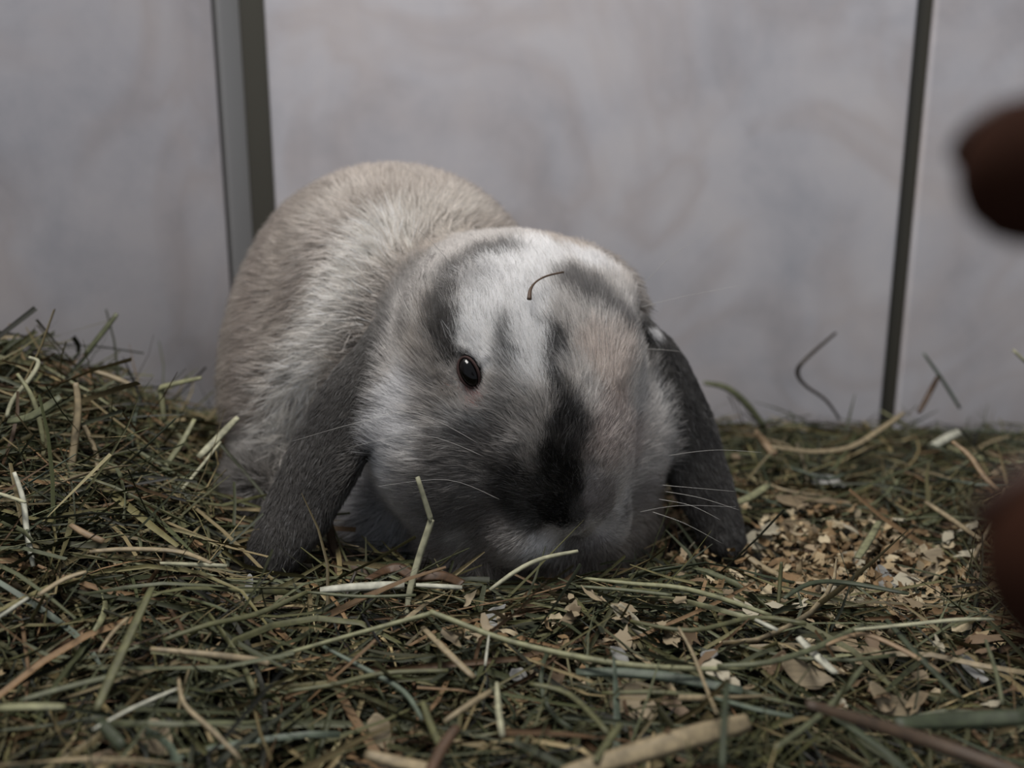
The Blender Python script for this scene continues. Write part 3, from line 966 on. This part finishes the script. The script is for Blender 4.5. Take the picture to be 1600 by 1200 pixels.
# (label, material, width px, lift, [(px,py[,Y])...], flat)
ST = [
    ('long pale bent straw lying across the front of the pen', 'lime', 10, .012, [(440, 1023), (550, 992), (668, 960), (680, 959), (800, 1003), (960, 1036), (1090, 1045), (1165, 1043)], .6),
    ('short pale straw rising from the mouth of the rabbit in an arc', 'pale', 9, 0, [(903, 861, .340), (850, 872, .335), (810, 890, .330), (765, 922, .322)], .6),
    ('kinked pale straw standing against the left cheek', 'pale', 11, 0, [(652, 745, .335), (672, 808, .334), (673, 815, .334), (655, 870, .330), (640, 925, .324), (636, 965, .318)], .4),
    ('flat white split straw lying left below the cheek', 'white', 14, .008, [(500, 922), (560, 917), (632, 914)], .35),
    ('short cream straw beside the flat white split straw', 'white', 9, .008, [(650, 914), (722, 918)], .4),
    ('thin green stem under the flat white split straw', 'green', 6, .008, [(480, 925), (560, 932), (650, 930)], .5),
    ('tapering tan straw left of the long bent straw', 'tan', 11, .010, [(235, 1014), (330, 1023), (400, 1032), (420, 1038)], .5),
    ('curved olive straw just below the long bent straw', 'olive', 9, .010, [(450, 1080), (520, 1070), (600, 1052), (700, 1048)], .5),
    ('pale green blade lying to the right below the chin', 'lime', 8, .008, [(908, 903), (990, 912), (1060, 918), (1130, 936), (1205, 962)], .4),
    ('short green blade under the chin', 'green', 7, .006, [(900, 916), (980, 922), (1050, 930)], .4),
    ('broad tan blade at the bottom edge right of centre', 'tan', 34, .010, [(880, 1210), (990, 1178), (1080, 1152), (1170, 1128)], .2),
    ('dark upright stem crossing the broad tan blade', 'dark', 11, .022, [(1136, 1068), (1132, 1120), (1128, 1205)], .6),
    ('wide grey green blade under the right end of the long bent straw', 'teal', 18, .007, [(900, 1050), (1020, 1054), (1160, 1080)], .2),
    ('pale yellow stem lying below the grey green blade', 'olive', 9, .008, [(940, 1083), (1040, 1082), (1140, 1094)], .5),
    ('brown dry leaf curling up left of the cheek', 'brown', 14, 0, [(516, 760, .395), (514, 815, .385), (528, 868, .372), (570, 896, .362), (610, 912, .352)], .25),
    ('second brown dry leaf in front of the chest', 'rust', 20, .006, [(575, 905), (600, 893), (622, 888), (648, 900), (690, 900), (722, 912)], .14),
    ('thin dark stem standing before the flat white split straw', 'blackish', 6, 0, [(545, 985, .315), (541, 935, .322), (556, 893, .33)], .5),
    ('light green blade lying at the left edge near the bottom', 'lime', 14, .012, [(-5, 1106), (50, 1104), (102, 1104)], .25),
    ('green blade lying above the light green blade at the left edge', 'green', 10, .012, [(30, 1095), (100, 1075), (192, 1052)], .3),
    ('tiny pale stick at the left edge pointing into the picture', 'white', 6, .014, [(-5, 967), (20, 950), (44, 934)], .5),
    ('broad olive blade leaning up to the right in the lower left', 'olive', 15, .012, [(150, 1110), (190, 1020), (237, 918)], .2),
    ('short dark green blade pointing down in the bottom left', 'dark', 17, .012, [(155, 1125), (192, 1168)], .3),
    ('pale stick lying between the tan straw and the bottom edge', 'white', 6, .012, [(145, 1140), (210, 1105), (277, 1076)], .5),
    ('hooked tan stem in the bottom left', 'tan', 7, .013, [(279, 1060), (288, 1100), (330, 1140), (375, 1185)], .5),
    ('short yellow stem standing at the bottom centre', 'olive', 12, .012, [(660, 1096), (672, 1130), (690, 1172)], .5),
    ('rusty brown stalk at the bottom edge left of centre', 'rust', 20, .016, [(715, 1135), (690, 1170), (668, 1215)], .5),
    ('pale short stem pointing down below the long bent straw', 'pale', 9, .014, [(776, 1066), (779, 1110), (785, 1150)], .4),
    ('tan blade slanting under the bend of the long straw', 'tan', 12, .008, [(660, 980), (700, 1020), (742, 1060)], .35),
    ('short tan straw pointing up right at the bottom centre', 'tan', 10, .012, [(694, 1128), (735, 1100), (768, 1080)], .5),
    ('olive blade running down right at the bottom centre', 'olive', 10, .012, [(828, 1068), (890, 1085), (950, 1145)], .35),
    ('thin white stem hanging below the long bent straw', 'white', 4, .014, [(764, 992), (758, 1040)], .6),
    ('slanting olive stem near the bottom right of the centre', 'olive', 13, .012, [(930, 1190), (950, 1160), (970, 1132)], .4),
    ('jagged pale blade at the bottom edge left of centre', 'tan', 20, .012, [(570, 1178), (620, 1190), (690, 1205)], .2),
    ('grey green blade bending down under the long straw', 'teal', 8, .009, [(505, 1010), (570, 1045), (630, 1080), (660, 1125)], .35),
    ('olive leaf blade rising left of the bend', 'olive', 9, .010, [(255, 1000), (330, 975), (400, 960), (480, 925)], .4),
    ('pale fleck of stem crossing at the lower left', 'tan', 6, .013, [(155, 1020), (175, 990), (200, 965)], .5),
    # left mound
    ('tall tan straw standing in the left mound', 'tan', 11, 0, [(118, 598, .40), (122, 640, .395), (113, 720, .385), (107, 790, .375)], .4),
    ('pale hooked straw at the top of the left mound', 'pale', 7, 0, [(45, 558, .41), (60, 566, .41), (48, 590, .405), (20, 625, .40), (10, 652, .395)], .5),
    ('thin lime straw crossing the pale hooked straw', 'lime', 7, 0, [(27, 584, .40), (52, 625, .395), (68, 690, .39), (66, 730, .385)], .5),
    ('broad pale green blade slanting across the left mound', 'green', 15, 0, [(12, 658, .385), (50, 650, .385), (95, 620, .39)], .2),
    ('cream stem lying at the top right of the left mound', 'tan', 9, 0, [(148, 580, .45), (178, 590, .45), (205, 602, .45)], .5),
    ('green blade poking up against the left wall', 'green', 9, 0, [(183, 490, .47), (160, 520, .465), (132, 555, .46)], .3),
    ('lime bent straw sticking out toward the rabbit', 'lime', 10, 0, [(315, 590, .45), (280, 598, .45), (251, 606, .45), (252, 612, .45), (257, 660, .445)], .35),
    ('pale blade pointing up beside the flank', 'pale', 12, 0, [(372, 652, .42), (345, 680, .415), (310, 715, .405)], .25),
    ('lime blade leaning next to the pale blade by the flank', 'lime', 10, 0, [(304, 655, .43), (285, 690, .42), (255, 735, .41), (205, 820, .39)], .3),
    ('tan arched stem in the left mound', 'tan', 8, 0, [(130, 662, .40), (150, 710, .395), (155, 780, .38)], .5),
    ('white thin straw standing at the far left', 'white', 8, 0, [(22, 738, .34), (36, 780, .335), (42, 830, .325), (52, 885, .315)], .5),
    ('pale straw lying at the left edge below the mound', 'pale', 7, .014, [(-5, 770), (20, 778), (40, 785)], .5),
    ('long tan straw running right out of the left mound', 'tan', 9, .014, [(140, 862), (200, 858), (280, 862), (330, 880)], .4),
    ('short cream stem by the tip of the left ear', 'pale', 7, .012, [(250, 880), (300, 882), (355, 884)], .5),
    ('tan stem slanting in the mid left hay', 'tan', 9, .014, [(60, 930), (100, 905), (135, 893)], .4),
    ('pair-like tan leaf folded in the mid left hay', 'orange', 10, .014, [(110, 820), (135, 835), (162, 846)], .35),
    ('thin pale stem leaning from the mound to the flank', 'pale', 6, 0, [(345, 690, .41), (280, 770, .39), (200, 850, .37)], .5),
    # right side
    ('dark curling tendril against the back wall', 'blackish', 7, 0, [(1306, 520, .62), (1258, 562, .60), (1246, 582, .60), (1258, 602, .60), (1290, 625, .60), (1312, 655, .60)], .5),
    ('arched green blade beyond the right ear', 'green', 12, 0, [(1100, 598, .57), (1135, 606, .57), (1165, 630, .57), (1195, 668, .57)], .3),
    ('thin grey stem leaning on the wall right of the seam', 'teal', 6, 0, [(1443, 552, .60), (1470, 590, .60), (1500, 638, .60)], .5),
    ('short rust stem crossing the thin grey stem', 'rust', 8, 0, [(1466, 588, .60), (1452, 615, .60), (1436, 645, .59)], .5),
    ('yellow short stem right of the ear near the wall', 'orange', 14, 0, [(1180, 674, .53), (1195, 692, .53), (1212, 712, .52)], .3),
    ('long tan stem sweeping up to the dark wall seam', 'tan', 10, 0, [(1205, 698, .52), (1270, 706, .52), (1330, 698, .53), (1380, 668, .55), (1412, 645, .57)], .4),
    ('pale cut stem end in the right hay', 'white', 15, .008, [(1456, 698), (1480, 684), (1500, 674)], .4),
    ('tan bent twig pointing at the lower fingertip', 'orange', 9, 0, [(1488, 690, .46), (1515, 712, .45), (1538, 745, .44), (1562, 768, .43)], .45),
    ('thin pale twig at the right edge near the lower fingertip', 'tan', 6, 0, [(1571, 764, .42), (1556, 805, .41), (1530, 855, .40), (1508, 895, .39)], .5),
    ('tiny pale stick at the right edge against the wall', 'pale', 7, 0, [(1583, 547, .5), (1605, 568, .5)], .5),
    ('tan stick lying above the white flake on the right', 'tan', 9, .010, [(1446, 784), (1485, 810), (1532, 842)], .4),
    ('yellow green blade lying beside the right ear', 'lime', 14, .008, [(1150, 786), (1175, 775), (1200, 758)], .25),
    ('bright yellow green blade in the right shavings', 'lime', 12, .012, [(1374, 815), (1360, 840), (1340, 872)], .3),
    ('long pale green stem running to the lower fingertip', 'pale', 7, .016, [(1335, 984), (1420, 976), (1500, 968), (1552, 968)], .5),
    ('white split straw slanting on the right', 'white', 14, .012, [(1247, 996), (1275, 1024), (1306, 1052)], .3),
    ('orange tan blade arching on the lower right', 'orange', 8, .014, [(1290, 1008), (1345, 991), (1400, 1010), (1470, 1050)], .3),
    ('dark green blade slanting down to the right', 'dark', 10, .014, [(1385, 968), (1430, 1020), (1500, 1090)], .3),
    ('green blade arching to the left of the orange tan blade', 'green', 9, .014, [(1120, 1040), (1200, 1035), (1280, 1010), (1350, 975)], .3),
    ('dark arched blade right of the chin', 'dark', 9, .014, [(1225, 935), (1265, 912), (1320, 910), (1420, 928)], .3),
    ('upright dark stalk right of the chin', 'olive', 6, 0, [(1221, 878, .33), (1219, 905, .328), (1216, 948, .322)], .6),
    ('thin tan stem hanging over the pale yellow stem', 'tan', 6, .016, [(1060, 980), (1082, 1020), (1100, 1066), (1120, 1115)], .5),
    ('grey green stem low in the right foreground', 'teal', 8, .012, [(1115, 1090), (1180, 1108), (1240, 1120)], .4),
    ('thick rusty blurred stem running to the bottom right corner', 'brown', 22, .030, [(1260, 1100), (1360, 1130), (1470, 1165), (1610, 1215)], .4),
    ('dark green blade crossing under the lower fingertip', 'dark', 26, .022, [(1400, 1130), (1500, 1125), (1610, 1120)], .2),
    ('tan straw pointing at the tip of the right ear', 'tan', 12, .006, [(1165, 868), (1190, 885), (1220, 900)], .4),
    ('thin green stem rising by the lower fingertip', 'green', 6, .016, [(1540, 1000), (1556, 1050), (1566, 1100)], .5),
    ('short white end of a stem at the lower right', 'white', 7, .014, [(1180, 968), (1215, 985)], .5),
    ('long olive stem crossing the hay below the right cheek', 'olive', 8, .010, [(985, 970), (1080, 985), (1180, 965), (1260, 975)], .4),
    ('green blade low on the right leading to the corner', 'green', 9, .014, [(1210, 1170), (1290, 1110), (1350, 1040)], .3),
]
for lab, mk, wpx, lift, pl, flat in ST:
    P = []
    for q in pl:
        P.append(PY(*q) if len(q) == 3 else ground(q[0], q[1], lift))
    S = spline(P, 4 if len(P) > 2 else 5)
    c0 = np.mean(S, axis=0); dist = np.linalg.norm(c0 - CAM); rad = wpx * .5 * dist / F
    n = len(S); taper = [rad * min(1, .62 + .38 * math.sin(math.pi * min(1, (i + .6) / (n * .5)) * .5)) * (1 if i < n * .7 else 1 - .35 * (i / n - .7) / .3) for i in range(n)]
    nrm_ = CAM - c0; nrm_ = nrm_ / np.linalg.norm(nrm_) * .6 + np.array([0, 0, .6])
    base_pt = min(P, key=lambda p_: p_[2])
    v, f = tube([s - base_pt for s in S], taper, 6, flat, nrm_, twist=random.uniform(-.4, .4))
    o = mesh_obj('straw' if 'blade' not in lab and 'leaf' not in lab else 'hay_blade', v, f, SM[mk]); o.location = base_pt
    tag(o, lab, 'straw')
# alike larger hay blades, one object each
P, W, r3 = strands(420, .0011, .0024, .035, .10, 77, .004, .005)
P, W = P[:170], W[:170]
mats = [SM[k] for k in ('green', 'green', 'olive', 'olive', 'tan', 'lime', 'dark', 'teal', 'tan', 'green', 'dark')]
for i in range(len(P)):
    v, q, _ = ribbon_mesh(P[i:i + 1], W[i:i + 1], r3, np.ones((1, 3)))
    c = P[i].mean(0)
    o = mesh_obj('hay_blade', v - c, q, mats[i % len(mats)]); o.location = c
    m = o.modifiers.new('s', 'SOLIDIFY'); m.thickness = .0002
    nm_ = ['green', 'green', 'olive', 'olive', 'tan', 'yellow-green', 'dark green', 'grey-green', 'tan', 'green', 'dark green'][i % len(mats)]
    tag(o, 'flat dry %s hay blade lying loose on top of the bedding' % nm_, 'hay blade', 'loose %s hay blades on the bedding' % nm_)

# little brown stem lying on the forehead
pts = []
for q, lf in (((881, 425), .0125), ((855, 431), .0120), ((838, 440), .0115), ((829, 452), .011), ((827, 468), .0105)):
    a, nn, _ = hit(*q); dr = CAM - a; dr /= np.linalg.norm(dr); pts.append(a + dr * lf)
S = spline(pts, 4); c0 = S[-1]
v, f = tube([s - c0 for s in S], [.0004 + .0007 * max(0, (i - 9) / 8) ** 1 for i in range(len(S))], 6, .5, (0, -1, .4))
o = mesh_obj('dry_stem', v, f, SM['rust']); o.location = c0
tag(o, 'tiny curved reddish-brown stem lying on the white forehead', 'stem')

# ------------------------------------------------------------------ hand at the right edge, close to the lens
shaded_skin = NT('shaded_skin'); tcs = shaded_skin.n('ShaderNodeTexCoord'); nzs = shaded_skin.n('ShaderNodeTexNoise', Scale=90.0, Detail=3.0)
shaded_skin.l(tcs.outputs['Object'], nzs.inputs['Vector']); rs = ramp(shaded_skin, [(.3, (40, 23, 16)), (.7, (48, 28, 19))])  # darkened base colour carries the shade on the hand
shaded_skin.l(nzs.outputs['Fac'], rs.inputs[0]); shaded_skin.l(rs.outputs[0], shaded_skin.p.inputs['Base Color']); shaded_skin.p.inputs['Roughness'].default_value = .9
shaded_skin.p.inputs['Specular IOR Level'].default_value = .05
tip_i = PY(1622, 268, .112); tip_t = PY(1728, 890, .086)
knuck = np.array([.150, .105, .185]); palm = np.array([.165, .085, .150]); wrist = np.array([.225, .055, .120])
hp = []
hp += chain(tip_i, tip_i + np.array([.026, .004, .006]), .0086, .0092, 5) + chain(tip_i + np.array([.026, .004, .006]), knuck, .0092, .0108, 6)
mid1 = np.array([.118, .128, .205]); hp += chain(mid1 + np.array([-.012, -.012, -.004]), mid1, .0086, .009, 4) + chain(mid1, knuck + np.array([.01, .008, .006]), .0092, .011, 6)
rg1 = np.array([.128, .135, .190]); hp += chain(rg1 + np.array([-.010, -.016, -.004]), rg1, .0082, .0086, 4) + chain(rg1, palm + np.array([.005, .018, .020]), .009, .0105, 6)
lt1 = np.array([.136, .132, .172]); hp += chain(lt1 + np.array([-.006, -.014, -.004]), lt1, .007, .0076, 4) + chain(lt1, palm + np.array([.008, .020, .004]), .008, .009, 6)
hp += chain(tip_t, tip_t + np.array([.024, .000, .012]), .0112, .0118, 5) + chain(tip_t + np.array([.024, 0, .012]), palm + np.array([.0, -.008, -.018]), .0118, .014, 7)
hp += [E(palm, (.030, .020, .034)), E(knuck + np.array([.012, -.004, -.016]), (.026, .018, .026))] + chain(palm + np.array([.01, -.004, -.008]), wrist, .024, .022, 5)
hv, hq = surface_nets(lambda p: sd_union(p, hp, .004), (.03, .01, .07), (.26, .17, .24), .0022)
hn, hf = vert_normals(hv, hq)
gt = sd_union(hv[:500] + hn[:500] * .002, hp, .004) - sd_union(hv[:500] - hn[:500] * .002, hp, .004)
if (gt < 0).mean() > .5: hq = hq[:, ::-1].copy()
hand = link(bpy.data.objects.new('person', None)); hand.location = tuple(wrist)
tag(hand, 'shade-darkened brown blurred hand close to the camera, two fingertips entering at the right edge', 'person')
ho = quads_obj('hand', hv - wrist, hq, shaded_skin.m, hand)
shaded_nail = plain('shaded_nail', (52, 34, 26), .6)  # nails darkened too, shade put into their colour
for tip, rr, nd in ((tip_i, .0086, (-.35, .75, .55)), (tip_t, .0112, (-.35, .75, .55))):
    nd = np.array(nd); nd /= np.linalg.norm(nd)
    R_ = rot_to(nd, (1, 0, .1)); v, f = sphere((0, 0, 0), 1, 8)
    v = (np.array(v) * np.array([rr * .55, rr * .22, rr * .7])) @ R_ + tip + nd * rr * .88 - wrist
    mesh_obj('fingernail', v, f, shaded_nail, hand)
